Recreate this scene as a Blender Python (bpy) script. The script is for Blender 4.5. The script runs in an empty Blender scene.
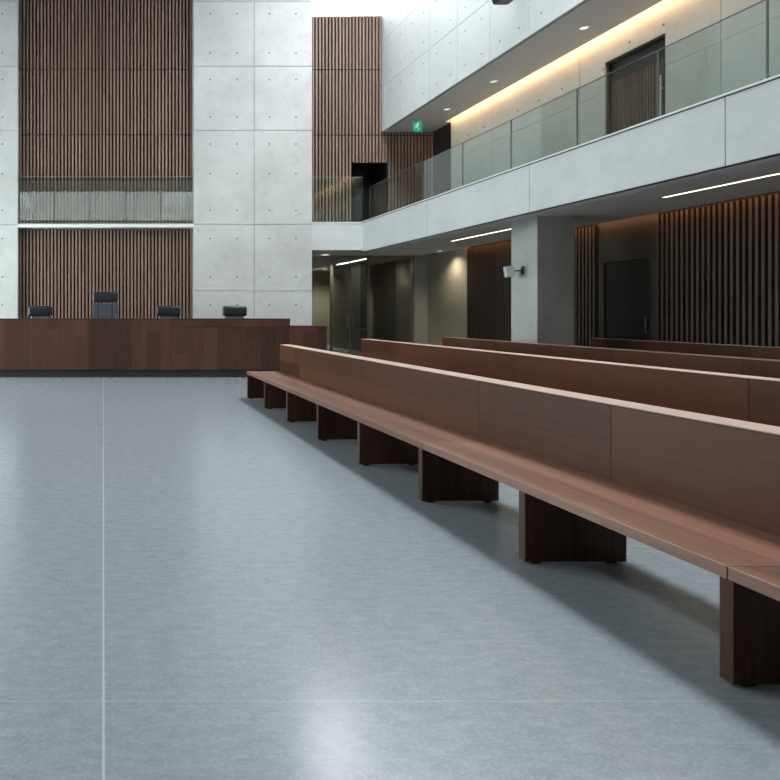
import bpy, bmesh, math, random
from mathutils import Vector, Matrix
random.seed(4)
S = bpy.context.scene
COL = S.collection

# ------------------------------------------------------------------ helpers
def new_mat(name):
    m = bpy.data.materials.new(name); m.use_nodes = True
    nt = m.node_tree; nt.nodes.clear()
    out = nt.nodes.new('ShaderNodeOutputMaterial')
    return m, nt, out

def N(nt, typ, **kw):
    n = nt.nodes.new(typ)
    for k, v in kw.items():
        if k in n.inputs.keys(): n.inputs[k].default_value = v
        else: setattr(n, k, v)
    return n

def L(nt, a, b): nt.links.new(a, b)

def math_n(nt, op, a, b=None):
    n = nt.nodes.new('ShaderNodeMath'); n.operation = op
    for i, v in enumerate((a, b)):
        if v is None: continue
        if isinstance(v, (int, float)): n.inputs[i].default_value = v
        else: nt.links.new(v, n.inputs[i])
    return n.outputs[0]

def mixc(nt, fac, a, b, blend='MIX'):
    n = nt.nodes.new('ShaderNodeMix'); n.data_type = 'RGBA'; n.blend_type = blend
    for i, v in ((0, fac), (6, a), (7, b)):
        if isinstance(v, (int, float)): n.inputs[i].default_value = v
        elif isinstance(v, tuple): n.inputs[i].default_value = (*v, 1) if len(v) == 3 else v
        else: nt.links.new(v, n.inputs[i])
    return n.outputs[2]

def ramp(nt, fac, stops):
    r = nt.nodes.new('ShaderNodeValToRGB')
    e = r.color_ramp.elements
    while len(e) < len(stops): e.new(0.5)
    for el, (p, c) in zip(e, stops):
        el.position = p; el.color = (*c, 1)
    nt.links.new(fac, r.inputs[0])
    return r.outputs[0]

def plain(name, col, rough=0.5, metal=0.0, var=0.0, spec=0.5, scale=8):
    m, nt, out = new_mat(name)
    p = N(nt, 'ShaderNodeBsdfPrincipled', Roughness=rough, Metallic=metal)
    p.inputs['Specular IOR Level'].default_value = spec
    if var:
        tc = N(nt, 'ShaderNodeTexCoord')
        no = N(nt, 'ShaderNodeTexNoise', Scale=scale, Detail=5.0)
        L(nt, tc.outputs['Object'], no.inputs['Vector'])
        c = mixc(nt, no.outputs['Fac'], tuple(x*(1-var) for x in col), tuple(min(1, x*(1+var)) for x in col))
        L(nt, c, p.inputs['Base Color'])
    else:
        p.inputs['Base Color'].default_value = (*col, 1)
    L(nt, p.outputs[0], out.inputs[0])
    return m

def emit(name, col, strength):
    m, nt, out = new_mat(name)
    e = N(nt, 'ShaderNodeEmission', Strength=strength)
    e.inputs[0].default_value = (*col, 1)
    L(nt, e.outputs[0], out.inputs[0])
    return m

def concrete(name, col, stain=0.35):
    m, nt, out = new_mat(name)
    tc = N(nt, 'ShaderNodeTexCoord')
    v = tc.outputs['Object']
    big = N(nt, 'ShaderNodeTexNoise', Scale=0.9, Detail=4.0, Roughness=0.6); L(nt, v, big.inputs['Vector'])
    mid = N(nt, 'ShaderNodeTexNoise', Scale=5.0, Detail=8.0, Roughness=0.7); L(nt, v, mid.inputs['Vector'])
    fine = N(nt, 'ShaderNodeTexNoise', Scale=38.0, Detail=5.0, Roughness=0.7); L(nt, v, fine.inputs['Vector'])
    d = tuple(c*(1-stain) for c in col)
    c1 = mixc(nt, ramp(nt, big.outputs['Fac'], [(0.35, (0,0,0)), (0.7, (1,1,1))]), col, tuple(c*(1-stain*0.35) for c in col))
    f = math_n(nt, 'MULTIPLY', ramp(nt, mid.outputs['Fac'], [(0.52, (0,0,0)), (0.78, (1,1,1))]), 0.45)
    c2 = mixc(nt, f, c1, d)
    f2 = math_n(nt, 'MULTIPLY', ramp(nt, fine.outputs['Fac'], [(0.54, (0,0,0)), (0.72, (1,1,1))]), 0.28)
    c3 = mixc(nt, f2, c2, d)
    p = N(nt, 'ShaderNodeBsdfPrincipled', Roughness=0.6)
    p.inputs['Specular IOR Level'].default_value = 0.3
    L(nt, c3, p.inputs['Base Color'])
    b = N(nt, 'ShaderNodeBump', Strength=0.08, Distance=0.01)
    L(nt, mid.outputs['Fac'], b.inputs['Height']); L(nt, b.outputs[0], p.inputs['Normal'])
    L(nt, p.outputs[0], out.inputs[0])
    return m

def wood(name, along, c_dark, c_light, plank_len, plank_w, rough=0.38, spread=0.5, spec=0.5, offs=0.0):
    """planked veneer; along = 'y' (horizontal boards) or 'z' (vertical boards)"""
    m, nt, out = new_mat(name)
    tc = N(nt, 'ShaderNodeTexCoord')
    oi = N(nt, 'ShaderNodeObjectInfo')
    sep = N(nt, 'ShaderNodeSeparateXYZ'); L(nt, tc.outputs['Object'], sep.inputs[0])
    x, y, z = sep.outputs
    if along == 'y': a, c = y, math_n(nt, 'ADD', x, z)
    else: a, c = z, math_n(nt, 'ADD', x, y)
    a = math_n(nt, 'ADD', a, math_n(nt, 'MULTIPLY', oi.outputs['Random'], 7.0))
    c = math_n(nt, 'ADD', c, offs)
    uv = N(nt, 'ShaderNodeCombineXYZ'); L(nt, a, uv.inputs[0]); L(nt, c, uv.inputs[1])
    br = N(nt, 'ShaderNodeTexBrick', Scale=1.0)
    br.inputs['Color1'].default_value = (0,0,0,1); br.inputs['Color2'].default_value = (1,1,1,1)
    br.inputs['Mortar'].default_value = (0.3,0.3,0.3,1)
    br.inputs['Mortar Size'].default_value = 0.0015
    br.inputs['Brick Width'].default_value = plank_len
    br.inputs['Row Height'].default_value = plank_w
    br.offset = 0.37
    L(nt, uv.outputs[0], br.inputs['Vector'])
    g = N(nt, 'ShaderNodeCombineXYZ')
    L(nt, math_n(nt, 'MULTIPLY', a, 1.2), g.inputs[0]); L(nt, math_n(nt, 'MULTIPLY', c, 34.0), g.inputs[1])
    L(nt, math_n(nt, 'MULTIPLY', br.outputs['Color'], 9.0), g.inputs[2])
    no = N(nt, 'ShaderNodeTexNoise', Scale=1.0, Detail=6.0, Roughness=0.65, Distortion=0.6); L(nt, g.outputs[0], no.inputs['Vector'])
    g2 = N(nt, 'ShaderNodeCombineXYZ')
    L(nt, math_n(nt, 'MULTIPLY', a, 6.0), g2.inputs[0]); L(nt, math_n(nt, 'MULTIPLY', c, 170.0), g2.inputs[1])
    no2 = N(nt, 'ShaderNodeTexNoise', Scale=1.0, Detail=3.0); L(nt, g2.outputs[0], no2.inputs['Vector'])
    t = math_n(nt, 'ADD', math_n(nt, 'MULTIPLY', br.outputs['Color'], spread*0.55),
               math_n(nt, 'MULTIPLY', no.outputs['Fac'], 0.75))
    t = math_n(nt, 'ADD', t, math_n(nt, 'MULTIPLY', math_n(nt, 'SUBTRACT', no2.outputs['Fac'], 0.5), 0.3))
    t = math_n(nt, 'ADD', t, math_n(nt, 'MULTIPLY', math_n(nt, 'SUBTRACT', oi.outputs['Random'], 0.5), 0.15))
    col = ramp(nt, t, [(0.18, c_dark), (0.85, c_light)])
    p = N(nt, 'ShaderNodeBsdfPrincipled', Roughness=rough)
    p.inputs['Specular IOR Level'].default_value = spec
    L(nt, col, p.inputs['Base Color'])
    b = N(nt, 'ShaderNodeBump', Strength=0.06, Distance=0.004)
    L(nt, no2.outputs['Fac'], b.inputs['Height']); L(nt, b.outputs[0], p.inputs['Normal'])
    L(nt, p.outputs[0], out.inputs[0])
    return m

def glass(name, tint, ior=1.5):
    m, nt, out = new_mat(name)
    lw = N(nt, 'ShaderNodeLayerWeight', Blend=0.5)
    f0 = ((ior-1)/(ior+1))**2
    fr = math_n(nt, 'ADD', math_n(nt, 'MULTIPLY', math_n(nt, 'POWER', lw.outputs['Facing'], 5.0), 1-f0), f0)
    tr = N(nt, 'ShaderNodeBsdfTransparent'); tr.inputs[0].default_value = (*tint, 1)
    gl = N(nt, 'ShaderNodeBsdfGlossy', Roughness=0.0)
    mx = N(nt, 'ShaderNodeMixShader')
    L(nt, fr, mx.inputs[0]); L(nt, tr.outputs[0], mx.inputs[1]); L(nt, gl.outputs[0], mx.inputs[2])
    L(nt, mx.outputs[0], out.inputs[0])
    return m

def floor_mat():
    m, nt, out = new_mat('floor_stone')
    tc = N(nt, 'ShaderNodeTexCoord')
    sep = N(nt, 'ShaderNodeSeparateXYZ'); L(nt, tc.outputs['Object'], sep.inputs[0])
    x, y, _ = sep.outputs
    def joint(v, off, period, w):
        t = math_n(nt, 'DIVIDE', math_n(nt, 'SUBTRACT', v, off), period)
        t = math_n(nt, 'FRACT', math_n(nt, 'ADD', t, 1000.5))
        t = math_n(nt, 'ABSOLUTE', math_n(nt, 'SUBTRACT', t, 0.5))
        return math_n(nt, 'LESS_THAN', math_n(nt, 'MULTIPLY', t, period), w)
    jx = joint(x, 0.0, 12.0, 0.0038)
    jy = joint(y, 2.525, 2.97, 0.0025)
    # horizontally streaked fine grain
    mp = N(nt, 'ShaderNodeMapping'); mp.inputs['Scale'].default_value = (10, 22, 1)
    L(nt, tc.outputs['Object'], mp.inputs[0])
    n1 = N(nt, 'ShaderNodeTexNoise', Scale=1.0, Detail=8.0, Roughness=0.75); L(nt, mp.outputs[0], n1.inputs['Vector'])
    n2 = N(nt, 'ShaderNodeTexNoise', Scale=70.0, Detail=4.0, Roughness=0.7); L(nt, tc.outputs['Object'], n2.inputs['Vector'])
    n3 = N(nt, 'ShaderNodeTexNoise', Scale=0.7, Detail=3.0); L(nt, tc.outputs['Object'], n3.inputs['Vector'])
    base = mixc(nt, ramp(nt, n1.outputs['Fac'], [(0.36, (0,0,0)), (0.66, (1,1,1))]), FLOOR_A, FLOOR_B)
    base = mixc(nt, math_n(nt, 'MULTIPLY', ramp(nt, n2.outputs['Fac'], [(0.5, (0,0,0)), (0.68, (1,1,1))]), 0.5), base, FLOOR_C)
    base = mixc(nt, math_n(nt, 'MULTIPLY', n3.outputs['Fac'], 0.3), base, FLOOR_A)
    c = mixc(nt, math_n(nt, 'MULTIPLY', jx, 0.8), base, (0.52, 0.55, 0.55))
    c = mixc(nt, math_n(nt, 'MULTIPLY', jy, 0.45), c, (0.5, 0.54, 0.54))
    p = N(nt, 'ShaderNodeBsdfPrincipled')
    p.inputs['Specular IOR Level'].default_value = 0.6
    L(nt, c, p.inputs['Base Color'])
    r = math_n(nt, 'ADD', math_n(nt, 'MULTIPLY', n1.outputs['Fac'], 0.12), FLOOR_ROUGH)
    L(nt, r, p.inputs['Roughness'])
    b = N(nt, 'ShaderNodeBump', Strength=0.03, Distance=0.002)
    L(nt, n1.outputs['Fac'], b.inputs['Height']); L(nt, b.outputs[0], p.inputs['Normal'])
    L(nt, p.outputs[0], out.inputs[0])
    return m

FLOOR_A = (0.228, 0.272, 0.30); FLOOR_B = (0.318, 0.365, 0.392); FLOOR_C = (0.46, 0.50, 0.515); FLOOR_ROUGH = 0.15

M = dict(
    concrete = concrete('concrete', (0.575, 0.598, 0.59), 0.52),
    fascia   = concrete('concrete_smooth', (0.60, 0.635, 0.645), 0.28),
    warmwall = concrete('concrete_gallery', (0.50, 0.51, 0.48), 0.4),
    beige    = concrete('concrete_beige', (0.52, 0.50, 0.44), 0.3),
    soffit   = concrete('soffit_concrete', (0.43, 0.42, 0.41), 0.2),
    soffit2  = plain('soffit_plaster', (0.80, 0.80, 0.79), 0.7, var=0.03),
    ceiling  = plain('ceiling_plaster', (0.7, 0.72, 0.72), 0.7, var=0.05),
    ceildark = plain('light_absorbing_ceiling', (0.10, 0.10, 0.10), 0.8, var=0.1),  # unseen ceiling kept dark to cut bounce light
    hole     = plain('tie_hole', (0.10, 0.115, 0.115), 0.8),
    dark     = plain('dark_backing', (0.010, 0.009, 0.008), 0.8),
    gap      = plain('shadow_gap_black', (0.012, 0.012, 0.012), 0.7),
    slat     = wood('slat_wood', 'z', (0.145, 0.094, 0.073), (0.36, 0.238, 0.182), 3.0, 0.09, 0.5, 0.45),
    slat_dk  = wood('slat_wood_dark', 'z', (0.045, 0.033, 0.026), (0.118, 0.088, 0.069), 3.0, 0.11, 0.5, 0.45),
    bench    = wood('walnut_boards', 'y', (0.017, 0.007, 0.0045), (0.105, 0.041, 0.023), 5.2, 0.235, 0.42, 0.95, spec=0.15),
    seat     = wood('walnut_seat_lit', 'y', (0.075, 0.034, 0.022), (0.30, 0.145, 0.098), 5.2, 0.18, 0.34, 0.6, spec=0.4, offs=0.03),  # walnut lightened so the seats look lit from above
    cap      = wood('lit_edge_band', 'y', (0.56, 0.40, 0.34), (0.72, 0.54, 0.47), 2.6, 0.3, 0.3, 0.3),  # pale colour carries the sheen along the backrest tops
    benchleg = wood('walnut_upright', 'z', (0.026, 0.013, 0.009), (0.125, 0.056, 0.037), 3.0, 0.3, 0.5, 0.3, spec=0.2),
    desk     = wood('walnut_desk', 'z', (0.028, 0.013, 0.009), (0.108, 0.049, 0.033), 3.0, 0.31, 0.45, 0.65, spec=0.25),
    leather  = plain('black_leather', (0.018, 0.021, 0.024), 0.32, var=0.2),
    fabric   = plain('grey_upholstery', (0.055, 0.065, 0.085), 0.6, var=0.15, scale=40),
    steel    = plain('brushed_steel', (0.55, 0.55, 0.54), 0.3, metal=1.0),
    frame    = plain('bronze_frame', (0.32, 0.325, 0.31), 0.4, metal=0.6),
    blackm   = plain('black_plastic', (0.012, 0.013, 0.015), 0.4),
    whitem   = plain('white_plastic', (0.78, 0.8, 0.8), 0.4),
    greym    = plain('grey_metal', (0.18, 0.19, 0.19), 0.4, metal=0.5),
    foot     = plain('foot_rubber', (0.01, 0.01, 0.01), 0.6),
    glass    = glass('clear_glass', (0.93, 0.975, 0.955), 1.5),
    bglass   = glass('balustrade_glass', (0.90, 0.955, 0.94), 1.9),
    cglass   = glass('coated_glass', (0.90, 0.95, 0.93), 2.0),
    pglass   = glass('partition_glass', (0.82, 0.85, 0.83), 1.85),
    tint     = glass('tinted_glass', (0.30, 0.315, 0.31), 1.5),
    panel    = plain('dark_panel', (0.035, 0.034, 0.030), 0.45, var=0.2, scale=3),
    lobby    = plain('lobby_panelling', (0.16, 0.16, 0.152), 0.45, var=0.2, scale=1.5),
    doordk   = plain('dark_door_veneer', (0.013, 0.012, 0.012), 0.4, var=0.2, scale=3),
    warm     = emit('warm_cove_led', (1.0, 0.56, 0.25), 8.5),
    orange   = emit('amber_cove_led', (1.0, 0.42, 0.17), 1.8),
    strip    = emit('linear_led', (1.0, 0.80, 0.55), 1.6),
    strip_in = emit('linear_led_lobby', (1.0, 0.9, 0.78), 8.0),
    spotw    = emit('downlight_led', (1.0, 0.97, 0.92), 0.45),
    green    = emit('exit_green', (0.01, 0.45, 0.24), 0.22),
    exitw    = emit('exit_white', (0.7, 1.0, 0.85), 0.2),
    floor    = floor_mat(),
)

def box(bm, x0, x1, y0, y1, z0, z1, mi=0):
    vs = [bm.verts.new((x, y, z)) for x in (x0, x1) for y in (y0, y1) for z in (z0, z1)]
    for q in ((0,1,3,2), (4,6,7,5), (0,4,5,1), (2,3,7,6), (0,2,6,4), (1,5,7,3)):
        f = bm.faces.new([vs[i] for i in q]); f.material_index = mi

def cyl(bm, p0, p1, r0, r1=None, n=16, mi=0, cap=True):
    r1 = r0 if r1 is None else r1
    p0, p1 = Vector(p0), Vector(p1); d = (p1-p0).normalized()
    u = d.orthogonal().normalized(); v = d.cross(u)
    rings = []
    for p, r in ((p0, r0), (p1, r1)):
        rings.append([bm.verts.new(p + r*(math.cos(2*math.pi*k/n)*u + math.sin(2*math.pi*k/n)*v)) for k in range(n)])
    for k in range(n):
        f = bm.faces.new([rings[0][k], rings[0][(k+1)%n], rings[1][(k+1)%n], rings[1][k]]); f.material_index = mi
    if cap:
        f = bm.faces.new(list(reversed(rings[0]))); f.material_index = mi
        f = bm.faces.new(rings[1]); f.material_index = mi

def obj(name, bm, mats, parent=None, bevel=0.0, seg=2, smooth=False):
    bmesh.ops.recalc_face_normals(bm, faces=bm.faces)
    me = bpy.data.meshes.new(name); bm.to_mesh(me); bm.free()
    for m in (mats if isinstance(mats, (list, tuple)) else [mats]): me.materials.append(m)
    if smooth:
        for p in me.polygons: p.use_smooth = True
    o = bpy.data.objects.new(name, me); COL.objects.link(o)
    if parent is not None: o.parent = parent
    if bevel:
        b = o.modifiers.new('bevel', 'BEVEL'); b.width = bevel; b.segments = seg; b.limit_method = 'ANGLE'
    return o

def bx(name, dims, mat, parent=None, bevel=0.0, seg=2):
    bm = bmesh.new()
    for d in (dims if isinstance(dims[0], (tuple, list)) else [dims]): box(bm, *d)
    return obj(name, bm, mat, parent, bevel, seg)

def struct(o):
    o['kind'] = 'structure'; return o

def tag(o, label, cat, group=None):
    o['label'] = label; o['category'] = cat
    if group: o['group'] = group
    return o

def thing(name, label, cat, loc=(0,0,0), rz=0.0, group=None):
    o = bpy.data.objects.new(name, None); COL.objects.link(o)
    o.location = loc; o.rotation_euler = (0, 0, rz); o.empty_display_size = 0.2
    return tag(o, label, cat, group)

def panels(bm, axis, front, back, us, vs, g=0.010, rec=0.02, side=1):
    """concrete formwork panels as real boxes with recessed joints; axis 'y' = faces -Y, axis 'x' = faces -X"""
    def b(u0, u1, v0, v1, f):
        if axis == 'y': box(bm, u0, u1, f, back, v0, v1)
        else: box(bm, f, back, u0, u1, v0, v1)
    b(us[0], us[-1], vs[0], vs[-1], front+rec)
    for i in range(len(us)-1):
        for j in range(len(vs)-1):
            u0 = us[i] + (g if i else 0); u1 = us[i+1] - (g if i < len(us)-2 else 0)
            v0 = vs[j] + (g if j else 0); v1 = vs[j+1] - (g if j < len(vs)-2 else 0)
            if axis == 'y': box(bm, u0, u1, front, front+rec, v0, v1)
            else: box(bm, front, front+rec, u0, u1, v0, v1)

def holes(bm, axis, front, pts, r=0.022):
    for u, v in pts:
        if axis == 'y': cyl(bm, (u, front-0.002, v), (u, front+0.015, v), r, n=10, mi=1)
        else: cyl(bm, (front-0.002, u, v), (front+0.015, u, v), r, n=10, mi=1)

def slats_x(bm, x0, x1, yf, z0, z1, pitch, w, d, seams=()):
    n = int(round((x1-x0)/pitch)); p = (x1-x0)/n
    zs = [z0] + [s for s in seams if z0 < s < z1] + [z1]
    for k in range(n):
        c = x0 + (k+0.5)*p
        for j in range(len(zs)-1):
            box(bm, c-w/2, c+w/2, yf, yf+d, zs[j]+(0.014 if j else 0), zs[j+1]-(0.014 if j < len(zs)-2 else 0))

def slats_y(bm, y0, y1, xf, z0, z1, pitch, w, d):
    n = max(1, int(round((y1-y0)/pitch))); p = (y1-y0)/n
    for k in range(n):
        c = y0 + (k+0.5)*p
        box(bm, xf, xf+d, c-w/2, c+w/2, z0, z1)

# ------------------------------------------------------------------ key dimensions (metres; camera at the origin of the plan)
D = 18.0            # back wall
YR = -6.0           # rear wall behind the camera
ZC = 11.0           # ceiling
LP = 6.67           # gallery parapet face
LB = 7.29           # upper volume face
LG = 8.643          # gallery wall
LI = 10.40          # lower inner wall
ZB = 6.15           # underside of upper volume
ZS = 3.24           # lower soffit
ZF = 3.45           # gallery floor
SY0 = 0.5           # skylights start here
SX = 5.0            # inner edge of the right skylight slot
SXL = 6.2           # inner edge of the left skylight slot
SY1 = 16.2          # the right slot stops before the back wall

# ------------------------------------------------------------------ floor / ceiling / shell
bm = bmesh.new(); box(bm, -7.6, 11.2, YR-0.4, 31.4, -0.25, 0.0)
struct(obj('floor', bm, M['floor']))

bm = bmesh.new()
box(bm, -SXL, SX, YR, D+0.6, ZC, ZC+0.4)
box(bm, SX, LB, SY1, D+0.7, ZC, ZC+0.4)
for s in (-1, 1):                                     # end strips closing the skylight slots
    a, b = sorted(((SX if s > 0 else SXL)*s, 7.5*s)); box(bm, a, b, YR-0.4, SY0, ZC, ZC+0.4)
struct(obj('ceiling', bm, M['ceildark']))  # unseen, kept dark to cut bounce light

def skylight(name, x0, x1, y0, y1):
    bm = bmesh.new()
    n = int((y1-y0)/2.4)
    for k in range(n+1):
        y = y0 + (y1-y0)*k/n
        box(bm, x0, x1, y-0.03, y+0.03, ZC+0.25, ZC+0.37)
    return struct(obj(name, bm, M['whitem']))
skylight('window_1', SX, LB, SY0, SY1)
skylight('window_2', -LB, -SXL, SY0, 17.6)

# left wall with an added, unseen window strip that brightens the column
LW = (10.5, 17.4, 0.6, 3.5)
bm = bmesh.new()
for d in ((YR, LW[0], 0, ZC+0.4), (LW[1], D+0.6, 0, ZC+0.4), (LW[0], LW[1], 0, LW[2]), (LW[0], LW[1], LW[3], ZC+0.4)):
    box(bm, -LB-0.4, -LB, *d)
struct(obj('wall_left', bm, M['ceiling']))
bm = bmesh.new()
for k in range(5):
    y = LW[0] + (LW[1]-LW[0])*k/4; box(bm, -LB-0.25, -LB-0.15, y-0.03, y+0.03, LW[2], LW[3])
w4 = struct(obj('fill_window', bm, M['frame']))
bx('window_pane', (-LB-0.21, -LB-0.20, LW[0], LW[1], LW[2], LW[3]), M['glass'], w4)  # pane of the added fill window

# rear wall with its long high window
bm = bmesh.new()
WX0, WX1, WZ0, WZ1 = -5.1, 5.6, 7.0, 8.75
for d in ((-7.6, 11.2, 0, WZ0), (-7.6, 11.2, WZ1, ZC+0.4), (-7.6, WX0, WZ0, WZ1), (WX1, 11.2, WZ0, WZ1)):
    box(bm, d[0], d[1], YR-0.4, YR, d[2], d[3])
wrear = struct(obj('wall_rear', bm, M['concrete']))
bx('light_absorbing_panel', (-7.2, 10.4, YR, YR+0.05, 0.0, WZ0-0.3), M['slat_dk'], wrear)  # unseen dark panels added to cut light from behind the camera
bx('light_absorbing_panel', (-7.2, 10.4, YR, YR+0.05, WZ1+0.6, ZC), M['slat_dk'], wrear)
bm = bmesh.new()
for k in range(6):
    x = WX0 + (WX1-WX0)*k/5; box(bm, x-0.03, x+0.03, YR-0.25, YR-0.15, WZ0, WZ1)
w3 = struct(obj('window_3', bm, M['frame']))
bx('window_pane', (WX0, WX1, YR-0.21, YR-0.20, WZ0, WZ1), M['tint'], w3)

# ------------------------------------------------------------------ back wall
ZJ = [0, 1.965, 3.678, 6.097, 7.744, 9.41, ZC+0.4]
def pier_holes(cols):
    zz = [1.4+(313-y)/38.9 for y in (305, 277, 238.5, 210.3, 173.6, 144, 117, 79.5, 52.7, 13.6)]
    return [(c, z) for c in cols for z in zz]
bm = bmesh.new()
panels(bm, 'y', D, D+0.6, [2.326, 3.87, 5.36], ZJ)
holes(bm, 'y', D, pier_holes([(x-103.5)/38.9 for x in (210.3, 237, 269.5, 296)]))
wall_back = struct(obj('wall_back', bm, [M['concrete'], M['hole']]))
bm = bmesh.new()
panels(bm, 'y', D, D+0.6, [-7.5, -5.25, -3.75, -2.21], ZJ)
holes(bm, 'y', D, pier_holes([-2.60, -3.31, -4.15, -4.85]))
struct(obj('wall_back_left', bm, [M['concrete'], M['hole']]))

YS = 18.32   # slat face
seams = (1.4+(313-135)*YS/700, 1.4+(313-69.6)*YS/700)
bm = bmesh.new()
slats_x(bm, -2.21, 2.326, YS-0.03, 3.69, ZC, 0.0907, 0.047, 0.075, seams)
wall_slats = struct(obj('wall_back_slats', bm, M['slat']))
bm = bmesh.new()
slats_x(bm, -2.21, 2.326, YS-0.06, 0.42, 3.61, 0.0907, 0.049, 0.10)
obj('lower_slats', bm, M['slat'], wall_slats)
bx('slat_backing', [(-2.3, 2.4, YS+0.05, YS+0.3, 0.0, ZC+0.4)], M['dark'], wall_slats)
struct(bx('slab_edge', (-2.21, 2.326, D+0.01, YS+0.06, 3.605, 3.69), M['whitem']))

# right-hand recess: slats with a dark doorway, open to the skylight above
ox0, ox1 = (352-103.5)*YS/700, (388-103.5)*YS/700
oz = 1.4 + (313-162.4)*YS/700
ztop = 1.4 + (313-15.5)*YS/700
bm = bmesh.new()
P = 0.0862
n0 = int(round((ox0-5.36)/P))
slats_x(bm, 5.36, ox0, YS, ZF, ztop, P, 0.042, 0.07, seams)
slats_x(bm, ox0, LB, YS, oz, ztop, P, 0.042, 0.07, seams)
slats_x(bm, LB, ox1, YS, oz, ZB, P, 0.048, 0.045, seams[:1])
slats_x(bm, ox1, LG, YS, ZF, ZB, P, 0.044, 0.045, seams[:1])
wall_screen = struct(obj('wall_back_screen', bm, M['slat']))
bx('slat_backing', [(5.3, ox0, YS+0.07, YS+0.12, ZF, ztop), (ox0, ox1, YS+0.05, YS+0.12, oz, min(ztop, ZB+0.1)),
                    (ox0, LB, YS+0.05, YS+0.12, ZB, ztop), (ox1, LG+0.2, YS+0.05, YS+0.12, ZF, ZB+0.1)], M['dark'], wall_screen)
d4 = bx('doorway_blackout', [(ox0-0.1, ox0, YS+0.12, YS+1.2, ZF, oz+0.1), (ox1, ox1+0.1, YS+0.12, YS+1.2, ZF, oz+0.1),
              (ox0-0.1, ox1+0.1, YS+1.2, YS+1.3, ZF, oz+0.1), (ox0-0.1, ox1+0.1, YS+0.12, YS+1.3, oz+0.1, oz+0.2)], M['doordk'])  # dark box added behind the doorway to keep daylight out
struct(d4)
# light shaft behind the screen, under the skylight
struct(bx('wall_shaft', [(5.0, 5.2, D+0.6, 24.2, ZF, ZC+0.4), (5.0, LB+0.2, 24.0, 24.2, ZF, ZC+0.4)], M['ceiling']))

# short parapet at the back of the right-hand recess and gallery slab
zp0, zp1 = 3.02, 3.74
struct(bx('parapet_back', [(5.36, LP, D, D+0.22, zp0, zp1-0.045), (5.36, LP, D-0.012, D+0.24, zp1-0.045, zp1)], M['fascia']))

# ------------------------------------------------------------------ right side: gallery
bm = bmesh.new()
yj = [YR, -3.0, 0.6, 4.05, 7.51, 10.96, 14.41, D]
panels(bm, 'x', LP, LP+0.25, yj, [2.98, 3.745], g=0.006)
struct(obj('gallery_parapet', bm, M['fascia']))
bx('drip_groove', (LP+0.02, LP+0.07, YR, D+0.2, 2.972, 2.99), M['gap'], bpy.data.objects['gallery_parapet'])
bx('coping', (LP-0.0, LP+0.25, YR, D+0.2, 3.745, 3.758), M['whitem'], bpy.data.objects['gallery_parapet'])
bx('coping_groove', (LP-0.004, LP+0.01, YR, D, 3.716, 3.732), M['gap'], bpy.data.objects['gallery_parapet'])

bm = bmesh.new()
box(bm, LP+0.25, LI-0.22, YR, 22.46, ZS, ZF-0.02)
box(bm, 5.0, LP+0.25, D+0.05, 22.46, ZS, ZF-0.02)
struct(obj('ceiling_lower', bm, M['soffit2']))
struct(bx('floor_gallery', [(LP+0.25, LG+0.4, YR, YS+1.3, ZF-0.02, ZF), (5.2, LP+0.25, D+0.22, YS+1.3, ZF-0.02, ZF)], M['soffit']))

# gallery wall with doorway
gy0, gy1 = LG*700/561.9, LG*700/501.5
gz = 1.4+0.4992*LG
bm = bmesh.new()
vj = [YR, -1.5, 1.3, 4.1, 6.9, 9.7]
def gwall(us, vs): panels(bm, 'x', LG, LG+0.35, us, vs, g=0.006, rec=0.012)
GJ = 1.4+0.44*LG
gwall([YR, -1.5, 1.3, 4.1, 6.9, 9.8, gy0], [ZF, GJ, ZB+0.25])
gwall([gy1, 12.71, 15.56, 17.41], [ZF, GJ, ZB+0.25])
box(bm, LG, LG+0.35, gy0, gy1, gz, ZB+0.25)
hp = []
for y in (16.6, 15.9, 14.6, 13.9, 13.2, 12.1, 9.2, 8.4, 7.4, 6.3):
    hp += [(y, 5.62), (y, 4.45)]
hp += [(11.5, 5.85), (10.8, 5.85)]
holes(bm, 'x', LG, hp, 0.022)
wr = struct(obj('wall_right', bm, [M['warmwall'], M['hole']]))
bx('end_panel', (LG, LG+0.35, 17.41, YS+0.1, ZF, ZB+0.05), M['doordk'], wr)

# gallery door: dark overpanel and ribbed leaf in the opening
d1 = bx('door_1', [(LG+0.09, LG+0.34, gy0, gy1, (gz-0.36), gz), (LG+0.03, LG+0.34, gy0, gy0+0.05, ZF, gz),
                   (LG+0.03, LG+0.34, gy1-0.05, gy1, ZF, gz), (LG+0.03, LG+0.34, gy0, gy1, gz-0.04, gz)], M['doordk'])
struct(d1)
bm = bmesh.new(); box(bm, LG+0.10, LG+0.20, gy0+0.05, gy1-0.05, ZF, (gz-0.36))
slats_y(bm, gy0+0.05, gy1-0.05, LG+0.07, ZF+0.01, (gz-0.36), 0.062, 0.045, 0.03)
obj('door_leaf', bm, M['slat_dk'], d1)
bm = bmesh.new(); cyl(bm, (LG+0.02, gy0+0.12, ZF+0.5), (LG+0.02, gy0+0.12, 5.1), 0.014, n=10)
for z in (ZF+0.7, 4.9): cyl(bm, (LG+0.02, gy0+0.12, z), (LG+0.08, gy0+0.12, z), 0.009, n=8)
obj('door_handle', bm, M['steel'], d1)

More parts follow.
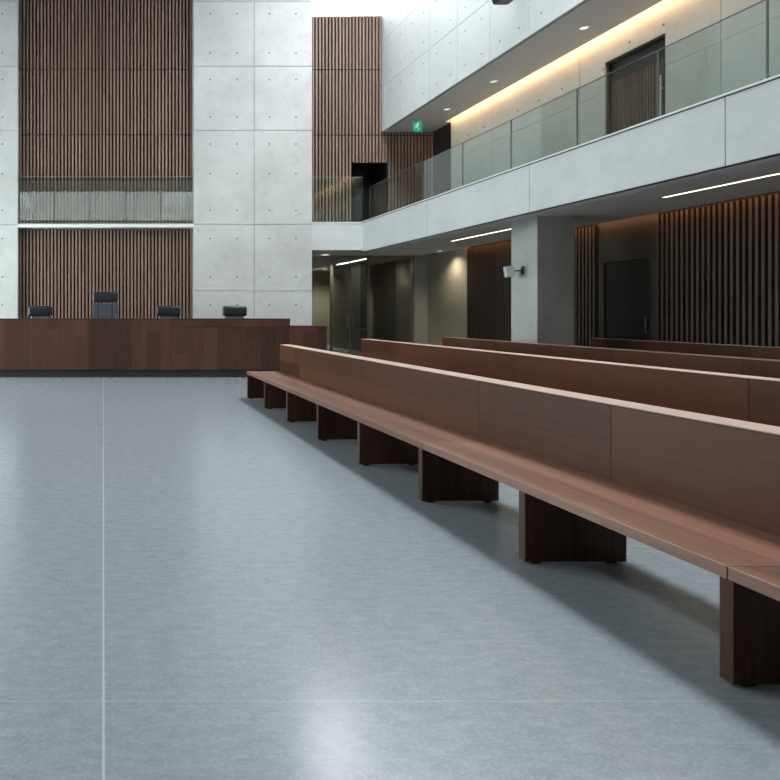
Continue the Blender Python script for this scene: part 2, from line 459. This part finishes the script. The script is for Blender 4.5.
# upper volume
bm = bmesh.new()
us = sorted([18.09 - 1.222*k for k in range(0, 20)])
us = [YR] + [u for u in us if u > YR+0.4] + [24.2]
vs = [ZB, 7.31, 8.51, 9.71, ZC+0.4]
panels(bm, 'x', LB, LB+0.3, us, vs, g=0.006, rec=0.015)
hp = []
for i in range(1, len(us)-1):
    for j in range(len(vs)-1):
        for du in (0.3, 0.9):
            for dv in (0.25, 0.93):
                if us[i]+du < D and vs[j]+dv < ZC: hp.append((us[i]+du, vs[j]+dv))
holes(bm, 'x', LB, hp, 0.018)
wu = struct(obj('wall_right_upper', bm, [M['fascia'], M['hole']]))
bx('soffit', [(LB+0.09, LG-0.15, YR, YS+0.12, ZB-0.006, ZB+0.12), (LG-0.15, LG+0.05, 17.41, YS+0.12, ZB, ZB+0.12)], M['soffit'], wu)
bx('edge_trim', (LB+0.03, LB+0.088, YR, D, ZB-0.003, ZB+0.028), M['greym'], wu)
bx('cove_top', [(LG-0.16, LG+0.35, YR, YS+0.12, ZB+0.25, ZB+0.3), (LG-0.16, LG-0.15, YR, YS+0.12, ZB+0.12, ZB+0.25)], M['ceiling'], wu)

# cove light along the gallery wall
c = bx('cove_light', (LG-0.15, LG-0.125, 2.0, 17.38, ZB+0.05, ZB+0.09), M['warm'])
tag(c, 'long warm cove light tucked in the soffit slot along the upper gallery wall', 'light')

# ------------------------------------------------------------------ right side: lower aisle
yd0, yd1 = 13.2, 14.8       # dark door between the slats
bm = bmesh.new()
slats_y(bm, 20.04-5.24, 20.04, LI, 0.0, ZS+0.0, 0.111, 0.055, 0.09)
slats_y(bm, 4.0, yd0, LI, 0.0, ZS+0.0, 0.111, 0.055, 0.09)
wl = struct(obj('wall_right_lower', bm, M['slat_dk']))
bx('slat_backing', [(LI+0.09, LI+0.3, yd1, 20.04, 0, ZS+0.4), (LI+0.09, LI+0.3, YR, yd0, 0, ZS+0.4),
                    (LI+0.3, LI+0.4, yd0, yd1, 0, ZS+0.4)], M['dark'], wl)
bm = bmesh.new(); panels(bm, 'x', LI, LI+0.3, [20.04, 22.46], [0, 2.36, ZS+0.4], g=0.006)
obj('concrete_end', bm, M['beige'], wl)
bx('cove_top', [(LI-0.23, LI+0.3, YR, 22.46, ZS+0.2, ZS+0.3)], M['soffit'], wl)
d2 = struct(bx('door_2', [(LI+0.06, LI+0.30, yd0, yd1, 2.45, ZS+0.2), (LI+0.06, LI+0.30, yd0, yd0+0.2, 0, 2.449), (LI+0.06, LI+0.30, yd1-0.16, yd1, 0, 2.449)], M['panel']))
bx('door_leaf', (LI+0.11, LI+0.16, yd0+0.2, yd1-0.16, 0, 2.45), M['doordk'], d2)
bm = bmesh.new(); cyl(bm, (LI+0.07, yd0+0.32, 1.0), (LI+0.07, yd0+0.32, 1.35), 0.012, n=8)
cyl(bm, (LI+0.07, yd0+0.32, 1.05), (LI+0.12, yd0+0.32, 1.05), 0.008, n=8); cyl(bm, (LI+0.07, yd0+0.32, 1.3), (LI+0.12, yd0+0.32, 1.3), 0.008, n=8)
obj('door_handle', bm, M['frame'], d2)

c = bx('cove_light', (LI-0.215, LI-0.195, 5.0, 20.0, ZS+0.03, ZS+0.07), M['orange'])
tag(c, 'long amber cove light in the lower ceiling slot grazing the slat wall tops', 'light')

# column
cy0, cy1 = 13.3, 14.15
struct(bx('column', (8.24, 8.95, cy0, cy1, 0, ZS), M['concrete'], bevel=0.008))

# linear lights in the lower soffit
def linear(y0, y1, label, x=8.87, mat='strip'):
    t = thing('linear_light', label, 'light', (x, (y0+y1)/2, ZS-0.0005), group=None)
    h = (y1-y0)/2
    bx('housing', [(-0.05, -0.035, -h, h, -0.012, 0.0), (0.035, 0.05, -h, h, -0.012, 0.0), (-0.05, 0.05, -h-0.015, -h, -0.012, 0), (-0.05, 0.05, h, h+0.015, -0.012, 0)], M['greym'], t)
    bx('diffuser', (-0.035, 0.035, -h, h, -0.009, -0.001), M[mat], t)
    return t
linear(14.75, 17.84, 'linear ceiling light behind the column, left of it in the lower aisle')
linear(4.2, 11.1, 'linear ceiling light running out of frame at right above the dark slats')
linear(23.6, 26.6, 'short linear ceiling light seen through the glass entrance doors', mat='strip_in')

# ------------------------------------------------------------------ glazed entrance at the back of the aisle
YG = 22.46
gx = lambda px: (px-103.5)*YG/700
xs = [gx(300), gx(331.5), gx(350), gx(368), gx(412)]
d3 = bx('door_3', [(gx(411.5), gx(414), YG-0.04, YG+0.04, 0, ZS), (xs[0], gx(414), YG-0.04, YG+0.04, ZS-0.05, ZS)], M['frame'])
struct(d3)
bx('mullion', (xs[1]-0.035, xs[1]+0.035, YG-0.05, YG+0.05, 0, ZS), M['frame'], d3)
bx('mullion', (xs[3]-0.025, xs[3]+0.025, YG-0.05, YG+0.05, 0, ZS), M['frame'], d3)
for a, b in ((0, 1), (3, 4)):
    bx('glass_pane', (xs[a]+0.03, xs[b]-0.03, YG-0.006, YG+0.006, 0.02, ZS-0.05), M['pglass'], d3)
for a, b, s in ((1, 2, -1), (2, 3, 1)):
    e = 0.006
    lf = bx('door_leaf', (xs[a]+(0.04 if a == 1 else e), xs[b]-(0.03 if b == 3 else e), YG-0.006, YG+0.006, 0.02, ZS-0.05), M['pglass'], d3)
    bm = bmesh.new(); hx = xs[2] + s*0.10
    cyl(bm, (hx, YG-0.07, 0.93), (hx, YG-0.07, 1.38), 0.016, n=10)
    for z in (1.0, 1.3): cyl(bm, (hx, YG-0.07, z), (hx, YG-0.005, z), 0.01, n=8)
    obj('door_handle', bm, M['steel'], lf)
    bx('door_stile', (xs[2]+(0.006 if s > 0 else -0.026), xs[2]+(0.026 if s > 0 else -0.006), YG-0.012, YG+0.012, 0.02, ZS-0.05), M['frame'], lf)
bx('crash_rail', (xs[2]+0.14, xs[3]-0.05, YG+0.02, YG+0.045, 0.86, 0.90), M['steel'], d3)
struct(bx('wall_pier', (gx(414), LI+0.3, YG, YG+0.3, 0, ZS+0.3), M['fascia']))

# lobby beyond the glass
lob = struct(bx('wall_lobby', [(4.8, LI+0.4, 31.0, 31.3, 0, 3.6), (4.8, 5.0, D+0.6, 31.0, 0, 3.6), (LI, LI+0.3, YG+0.3, 31.0, 0, 3.6),
                        (6.6, 8.2, 29.0, 31.0, 0, ZS), (9.35, 9.6, 25.5, 28.6, 0, ZS)], M['lobby']))
struct(bx('ceiling_lobby', (4.8, LI+0.3, YG+0.05, 31.2, ZS, ZS+0.2), M['soffit']))

# ------------------------------------------------------------------ glass balustrades
def pane(name, dims, parent): return bx(name, dims, M['bglass'], parent)
t = thing('glass_balustrade', 'long clear glass balustrade standing on the concrete gallery parapet at right', 'balustrade', (6.80, 6.0, 3.758))
gj = [17.9, 16.27, 14.74, 13.25, 11.68, 10.05, 8.58, 7.17, 5.65, 4.1, 2.6, 1.0]
for a, b in zip(gj[:-1], gj[1:]):
    pane('glass_panel', (-0.009, 0.009, b-6.0+0.008, a-6.0-0.008, 0.0, 4.615-3.758), t)
bm = bmesh.new()
for a in gj[1:-1]:
    bx('joint_strip', (-0.011, 0.011, a-6.0-0.006, a-6.0+0.006, 0.0, 4.615-3.758), M['greym'], t)
bx('base_channel', (-0.03, 0.03, 1.0-6.0, 17.9-6.0, -0.0, 0.02), M['steel'], t)
bx('top_edge', (-0.010, 0.010, 1.0-6.0, 17.9-6.0, 4.615-3.758, 4.622-3.758), M['greym'], t)

t = thing('glass_balustrade', 'glass balustrade on the white slab edge in front of the slats above the bench', 'balustrade', (0, D+0.10, 3.69))
gx0, gx1 = -2.20, 2.315
for k in range(3):
    a, b = gx0+(gx1-gx0)*k/3, gx0+(gx1-gx0)*(k+1)/3
    bx('glass_panel', (a+0.006, b-0.006, -0.009, 0.009, 0, 1.225), M['cglass'], t)
bx('top_edge', (gx0, gx1, -0.010, 0.010, 1.225, 1.236), M['frame'], t)
bx('base_channel', (gx0, gx1, -0.03, 0.03, 0, 0.03), M['frame'], t)

t = thing('glass_balustrade', 'short glass balustrade at the back corner of the gallery before the dark opening', 'balustrade', (6.0, D+0.12, zp1))
for a, b in ((5.37, 6.02), (6.03, 6.72)):
    bx('glass_panel', (a-6.0, b-6.0, -0.009, 0.009, 0, 4.91-zp1), M['glass'], t)
bx('top_edge', (5.37-6.0, 6.72-6.0, -0.010, 0.010, 4.91-zp1, 4.922-zp1), M['frame'], t)
bx('base_channel', (5.37-6.0, 6.66-6.0, -0.03, 0.03, 0, 0.02), M['frame'], t)

# ------------------------------------------------------------------ judges' bench, dais, chairs
YB = 15.2
struct(bx('dais', (-4.0, 4.6, YB+0.55, D-0.0, 0, 0.42), M['desk']))
t = thing('judges_bench', 'long dark walnut judges bench with a stepped right end before the back wall', 'bench', (0, YB, 0))
def boards(name, x0, x1, y0, y1, z0, z1, w=0.62):
    n = max(1, int(round((x1-x0)/w)))
    for k in range(n):
        a, b = x0+(x1-x0)*k/n, x0+(x1-x0)*(k+1)/n
        bx(name, (a+0.0004, b-0.0004, y0, y1, z0, z1), M['desk'], t)
boards('front_panel', -4.06, 1.465, 0.0, 0.04, 0.165, 1.25)
boards('front_panel', 1.467, 4.06, 0.0, 0.04, 0.165, 1.098)
bx('upper_panel', (1.467, 4.06, 0.03, 0.06, 1.098, 1.25), M['desk'], t)
bx('worktop', (-4.06, 1.466, -0.005, 0.40, 1.25, 1.28), M['benchleg'], t, bevel=0.003)
bx('worktop', (1.467, 4.06, 0.025, 0.40, 1.25, 1.28), M['benchleg'], t, bevel=0.003)
bx('desk_surface', (-4.0, 4.0, 0.06, 0.50, 1.02, 1.06), M['desk'], t)
bx('side_panel', (-4.06, -4.02, 0.04, 0.5, 0.165, 1.25), M['desk'], t)
bx('side_panel', (4.02, 4.06, 0.04, 0.5, 0.165, 1.25), M['desk'], t)
bx('plinth', (-4.0, 4.80, 0.03, 0.50, 0.0, 0.165), M['gap'], t)
boards('wing_panel', 4.062, 4.85, 0.0, 0.04, 0.165, 1.095)
bx('wing_top', (4.062, 4.86, -0.005, 0.45, 1.095, 1.122), M['benchleg'], t, bevel=0.003)
bx('ledge', (1.467, 4.06, -0.005, 0.03, 1.098, 1.104), M['benchleg'], t)
bx('wing_side', (4.81, 4.85, 0.04, 0.45, 0.165, 1.095), M['desk'], t)

def rounded(bm, x0, x1, y0, y1, z0, z1, r, seg=4):
    b2 = bmesh.new(); box(b2, x0, x1, y0, y1, z0, z1)
    bmesh.ops.recalc_face_normals(b2, faces=b2.faces)
    bmesh.ops.bevel(b2, geom=b2.edges[:], offset=r, segments=seg, affect='EDGES', profile=0.5)
    me = bpy.data.meshes.new('tmp'); b2.to_mesh(me); b2.free(); bm.from_mesh(me); bpy.data.meshes.remove(me)

def chair(x, label, tall, y=16.4, rz=0.0, group=None):
    z0 = 0.42
    t = thing('office_chair', label, 'chair', (x, y, z0), rz, group)
    top = (1.90 if tall else 1.565) - z0
    w = 0.60 if tall else 0.565
    hb = 0.25
    # seat side faces -Y (towards the hall)
    bm = bmesh.new(); rounded(bm, -0.27, 0.27, -0.48, 0.04, 0.42, 0.53, 0.045); obj('seat', bm, M['fabric'], t, smooth=True)
    if tall:
        b = bmesh.new()
        for a, c in ((-0.305, -0.175), (-0.160, 0.160), (0.175, 0.305)):
            rounded(b, a, c, 0.02, 0.11, 0.50, top-hb-0.03, 0.022)
        box(b, -0.28, 0.28, 0.05, 0.10, 0.52, top-hb-0.05)
        obj('backrest', b, M['fabric'], t, smooth=False)
    else:
        b = bmesh.new(); rounded(b, -0.225, 0.225, 0.03, 0.10, 0.50, top-hb+0.02, 0.025); obj('backrest', b, M['greym'], t)
    b = bmesh.new(); rounded(b, -w/2, w/2, -0.02, 0.12, top-hb+(0.0 if tall else 0.015), top, 0.045, 5); obj('headrest', b, M['leather'], t, smooth=True)
    for s in (-1, 1):
        b = bmesh.new(); rounded(b, s*0.30-0.03, s*0.30+0.03, -0.34, 0.0, 0.66, 0.70, 0.015, 2)
        box(b, s*0.30-0.015, s*0.30+0.015, -0.20, -0.14, 0.47, 0.67)
        obj('armrest', b, M['blackm'], t)
    b = bmesh.new(); cyl(b, (0, -0.2, 0.09), (0, -0.2, 0.42), 0.03); obj('gas_column', b, M['steel'], t)
    b = bmesh.new()
    for k in range(5):
        a = 2*math.pi*k/5 + 0.3
        cyl(b, (0, -0.2, 0.10), (0.28*math.cos(a), -0.2+0.28*math.sin(a), 0.065), 0.028, 0.016, n=10)
        cyl(b, (0.28*math.cos(a)-0.02, -0.2+0.28*math.sin(a), 0.030), (0.28*math.cos(a)+0.02, -0.2+0.28*math.sin(a), 0.030), 0.030, n=12)
    obj('star_base', b, M['blackm'], t)
    return t
cx = lambda px: (px-103.5)*16.4/700
chair(cx(105.2), 'tall black leather chair at the middle of the judges bench', True)
chair(cx(40.2), 'low black leather chair at the far left behind the judges bench', False)
chair(cx(168.5), 'low black leather chair before the slats, just right of the tall chair', False)
chair(cx(235), 'low black leather chair before the pale concrete pier at right', False)

# ------------------------------------------------------------------ public benches
def bench(x, yend, ynear, label, seat_joints, back_joints, legs=None):
    t = thing('public_bench', label, 'bench', (x, yend, 0), group=None)     # local y runs negative, towards the camera
    ln = yend-ynear
    sj = [0.0] + [j-yend for j in seat_joints] + [-ln]
    for a, b in zip(sj[:-1], sj[1:]):
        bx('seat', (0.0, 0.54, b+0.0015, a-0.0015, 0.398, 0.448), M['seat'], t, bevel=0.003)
    bj = [0.0] + [j-yend for j in back_joints] + [-ln]
    for a, b in zip(bj[:-1], bj[1:]):
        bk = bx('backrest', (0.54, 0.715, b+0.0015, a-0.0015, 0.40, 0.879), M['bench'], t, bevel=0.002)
        bx('top_edge', (0.54, 0.715, b+0.0015, a-0.0015, 0.879, 0.885), M['cap'], bk, bevel=0.002)  # added strip, its paleness stands for light on the top edge
    ys = [l-yend for l in legs] if legs else [-0.06-1.257*k for k in range(int((ln-0.1)/1.257)+1)]
    for y in ys:                                       # y = the leg face towards the camera
        lg = bx('leg', (0.004, 0.57, y, y+0.06, 0.014, 0.398), M['benchleg'], t, bevel=0.002)
        bx('foot', (0.05, 0.10, y+0.012, y+0.048, 0, 0.014), M['foot'], lg)
        bx('foot', (0.47, 0.52, y+0.012, y+0.048, 0, 0.014), M['foot'], lg)
    return t
bench(2.345, 11.46, 0.30, 'front walnut bench nearest the open floor with its whole seat and legs showing', [10.17, 7.66, 5.145, 2.632], [10.3, 7.8, 5.38, 3.98, 1.5],
      [11.40, 10.19, 8.94, 7.66, 6.42, 5.16, 3.90, 2.61, 1.35])
bench(4.60, 13.98, 0.30, 'second walnut bench, its back rising just behind the front bench', [11.4, 8.9, 6.4, 3.9], [12.6, 9.1, 5.58, 3.0])
bench(6.74, 15.05, 0.30, 'third walnut bench, before the column and behind the second bench', [12.5, 10.0, 7.5, 5.0], [13.0, 10.0, 7.0, 4.0])
bench(9.53, 14.45, 0.30, 'rearmost walnut bench standing along the dark slatted side wall', [12.0, 9.5, 7.0, 4.5], [12.0, 9.5, 7.0, 4.5])

# ------------------------------------------------------------------ fixtures
def downlight(x, y, z, label, r=0.058, group=None):
    t = thing('downlight', label, 'light', (x, y, z), group=group)
    bm = bmesh.new()
    n = 24
    vs = []
    for rr, zz in ((r+0.018, 0.0), (r+0.018, -0.008), (r, -0.008), (r, -0.001)):
        vs.append([bm.verts.new((rr*math.cos(2*math.pi*k/n), rr*math.sin(2*math.pi*k/n), zz)) for k in range(n)])
    for a, b in zip(vs[:-1], vs[1:]):
        for k in range(n): bm.faces.new([a[k], a[(k+1)%n], b[(k+1)%n], b[k]])
    obj('trim_ring', bm, M['whitem'], t)
    bm = bmesh.new(); cyl(bm, (0, 0, -0.006), (0, 0, -0.001), r, n=24); obj('lens', bm, M['spotw'], t)
    return t
downlight(8.0, 16.3, ZB, 'round downlight in the upper soffit nearest the exit sign')
downlight(8.0, 14.35, ZB, 'round downlight in the upper soffit, middle one of three')
downlight(8.0, 11.65, ZB, 'round downlight in the upper soffit nearest the camera, above the gallery door')
downlight(7.0, 22.1, ZS, 'round downlight in the ceiling just before the glass doors', 0.13)
downlight(9.25, 29.3, ZS, 'round downlight deep in the lobby beyond the glass doors', 0.13)
downlight(9.95, 20.7, ZS, 'round downlight washing the beige concrete wall beside the slats', 0.06)

def spot(name, loc, power, angle, col=(1, 0.85, 0.6), blend=0.6, rad=0.05):
    l = bpy.data.lights.new(name, 'SPOT'); l.energy = power; l.spot_size = math.radians(angle); l.spot_blend = blend
    l.color = col; l.shadow_soft_size = rad
    o = bpy.data.objects.new(name, l); COL.objects.link(o); o.location = loc; return o
spot('downlight_lamp', (10.02, 20.6, ZS-0.03), 18, 140, blend=1.0)
spot('downlight_lamp', (7.0, 22.1, ZS-0.03), 25, 130)
spot('downlight_lamp', (9.25, 29.3, ZS-0.03), 130, 150)

# exit sign hanging under the upper soffit
t = thing('exit_sign', 'small green illuminated running figure exit sign hanging under the upper soffit', 'sign', (7.44, 16.6, ZB-0.03))
bm = bmesh.new()
for s in (-1, 1):
    bm = bmesh.new(); cyl(bm, (s*0.07, 0, -0.17), (s*0.07, 0, 0.03), 0.006, n=8)
    obj('hanger', bm, M['steel'], t)
bx('casing', (-0.115, 0.115, -0.012, 0.012, -0.43, -0.17), M['greym'], t, bevel=0.004)
fc = bx('face', (-0.105, 0.105, -0.016, -0.012, -0.42, -0.18), M['green'], t)
bm = bmesh.new()   # running figure and arrow
yy0, yy1 = -0.020, -0.016
cyl(bm, (0.012, yy0, -0.215), (0.012, yy1, -0.215), 0.017, n=14)
def bar(x0, z0, x1, z1, w):
    a, b = Vector((x0, 0, z0)), Vector((x1, 0, z1)); d = (b-a).normalized(); nrm = Vector((d.z, 0, -d.x))*w/2
    v = [bm.verts.new((p.x, y, p.z)) for y in (yy0, yy1) for p in (a+nrm, b+nrm, b-nrm, a-nrm)]
    for q in ((0,1,2,3), (7,6,5,4), (0,4,5,1), (1,5,6,2), (2,6,7,3), (3,7,4,0)): bm.faces.new([v[i] for i in q])
bar(0.008, -0.235, -0.012, -0.30, 0.034)
bar(0.005, -0.245, -0.045, -0.262, 0.014); bar(-0.045, -0.262, -0.060, -0.29, 0.013)
bar(0.005, -0.245, 0.045, -0.275, 0.014)
bar(-0.012, -0.295, -0.040, -0.335, 0.017); bar(-0.040, -0.335, -0.075, -0.335, 0.015)
bar(-0.010, -0.295, 0.022, -0.340, 0.017); bar(0.022, -0.340, 0.020, -0.395, 0.015)
obj('pictogram', bm, M['exitw'], fc)

# black loudspeaker on the upper fascia
t = thing('loudspeaker', 'black loudspeaker bracketed to the pale upper fascia at the top of the frame', 'speaker', (LB, 12.2, 7.06))
bm = bmesh.new(); rounded(bm, -0.42, -0.12, -0.20, 0.20, -0.22, 0.34, 0.05, 3); obj('cabinet', bm, M['blackm'], t)
bx('grille', (-0.435, -0.42, -0.16, 0.16, -0.17, 0.29), M['gap'], t)
bx('bracket', [(-0.12, -0.02, -0.03, 0.03, 0.0, 0.06), (-0.02, 0.0, -0.08, 0.08, -0.06, 0.12)], M['blackm'], t)

# white wall speaker on the column
t = thing('wall_speaker', 'white boxy speaker on a bracket arm fixed to the side of the column', 'speaker', (8.24, 13.75, 2.235))
b = bx('cabinet', (-0.075, 0.075, -0.10, 0.10, -0.105, 0.105), M['whitem'], t, bevel=0.012)
b.location = (-0.27, 0.0, -0.02); b.rotation_euler = (0, math.radians(-8), math.radians(-18))
g = bx('grille', (-0.07, 0.07, -0.104, -0.099, -0.1, 0.1), M['whitem'], b)
bm = bmesh.new()
cyl(bm, (-0.02, 0, 0), (-0.17, 0, -0.005), 0.016, n=10)
cyl(bm, (-0.02, 0, -0.07), (-0.02, 0, 0.07), 0.02, n=10)
box(bm, -0.012, 0.0, -0.03, 0.03, -0.08, 0.08)
obj('bracket', bm, M['greym'], t)

# ------------------------------------------------------------------ daylight and camera
WORLD = 4.2
w = bpy.data.worlds.new('daylight'); S.world = w; w.use_nodes = True
bg = w.node_tree.nodes['Background']
bg.inputs[0].default_value = (0.96, 0.985, 1.0, 1); bg.inputs[1].default_value = WORLD
def portal(name, loc, rot, sx, sy):
    l = bpy.data.lights.new(name, 'AREA'); l.shape = 'RECTANGLE'; l.size = sx; l.size_y = sy
    l.cycles.is_portal = True
    o = bpy.data.objects.new(name, l); COL.objects.link(o); o.location = loc; o.rotation_euler = rot
portal('skylight_portal', ((SX+LB)/2, (SY0+SY1)/2, ZC+0.42), (0, 0, 0), LB-SX, SY1-SY0)
portal('skylight_portal', (6.25, 21.4, ZC+0.42), (0, 0, 0), 2.1, 5.3)
portal('skylight_portal', (-(SXL+LB)/2, (SY0+18.2)/2, ZC+0.42), (0, 0, 0), LB-SXL, 18.2-SY0)
portal('window_portal', ((WX0+WX1)/2, YR-0.42, (WZ0+WZ1)/2), (math.pi/2, 0, 0), WX1-WX0, WZ1-WZ0)

portal('window_portal', (-LB-0.42, (LW[0]+LW[1])/2, (LW[2]+LW[3])/2), (0, -math.pi/2, 0), LW[3]-LW[2], LW[1]-LW[0])

cam = bpy.data.cameras.new('camera'); co = bpy.data.objects.new('camera', cam); COL.objects.link(co)
co.location = (0, 0, 1.4); co.rotation_euler = (math.pi/2, 0, 0)
cam.sensor_width = 36; cam.lens = 36*700/780
cam.shift_x = (390-103.5)/780; cam.shift_y = -(390-313)/780
cam.clip_end = 200
S.camera = co

vs_ = S.view_settings
vs_.view_transform = 'Standard'; vs_.look = 'None'; vs_.gamma = 1.0; vs_.use_curve_mapping = False
vs_.exposure = 1.9
S.cycles.max_bounces = 10; S.cycles.diffuse_bounces = 6; S.cycles.glossy_bounces = 5; S.cycles.transparent_max_bounces = 16
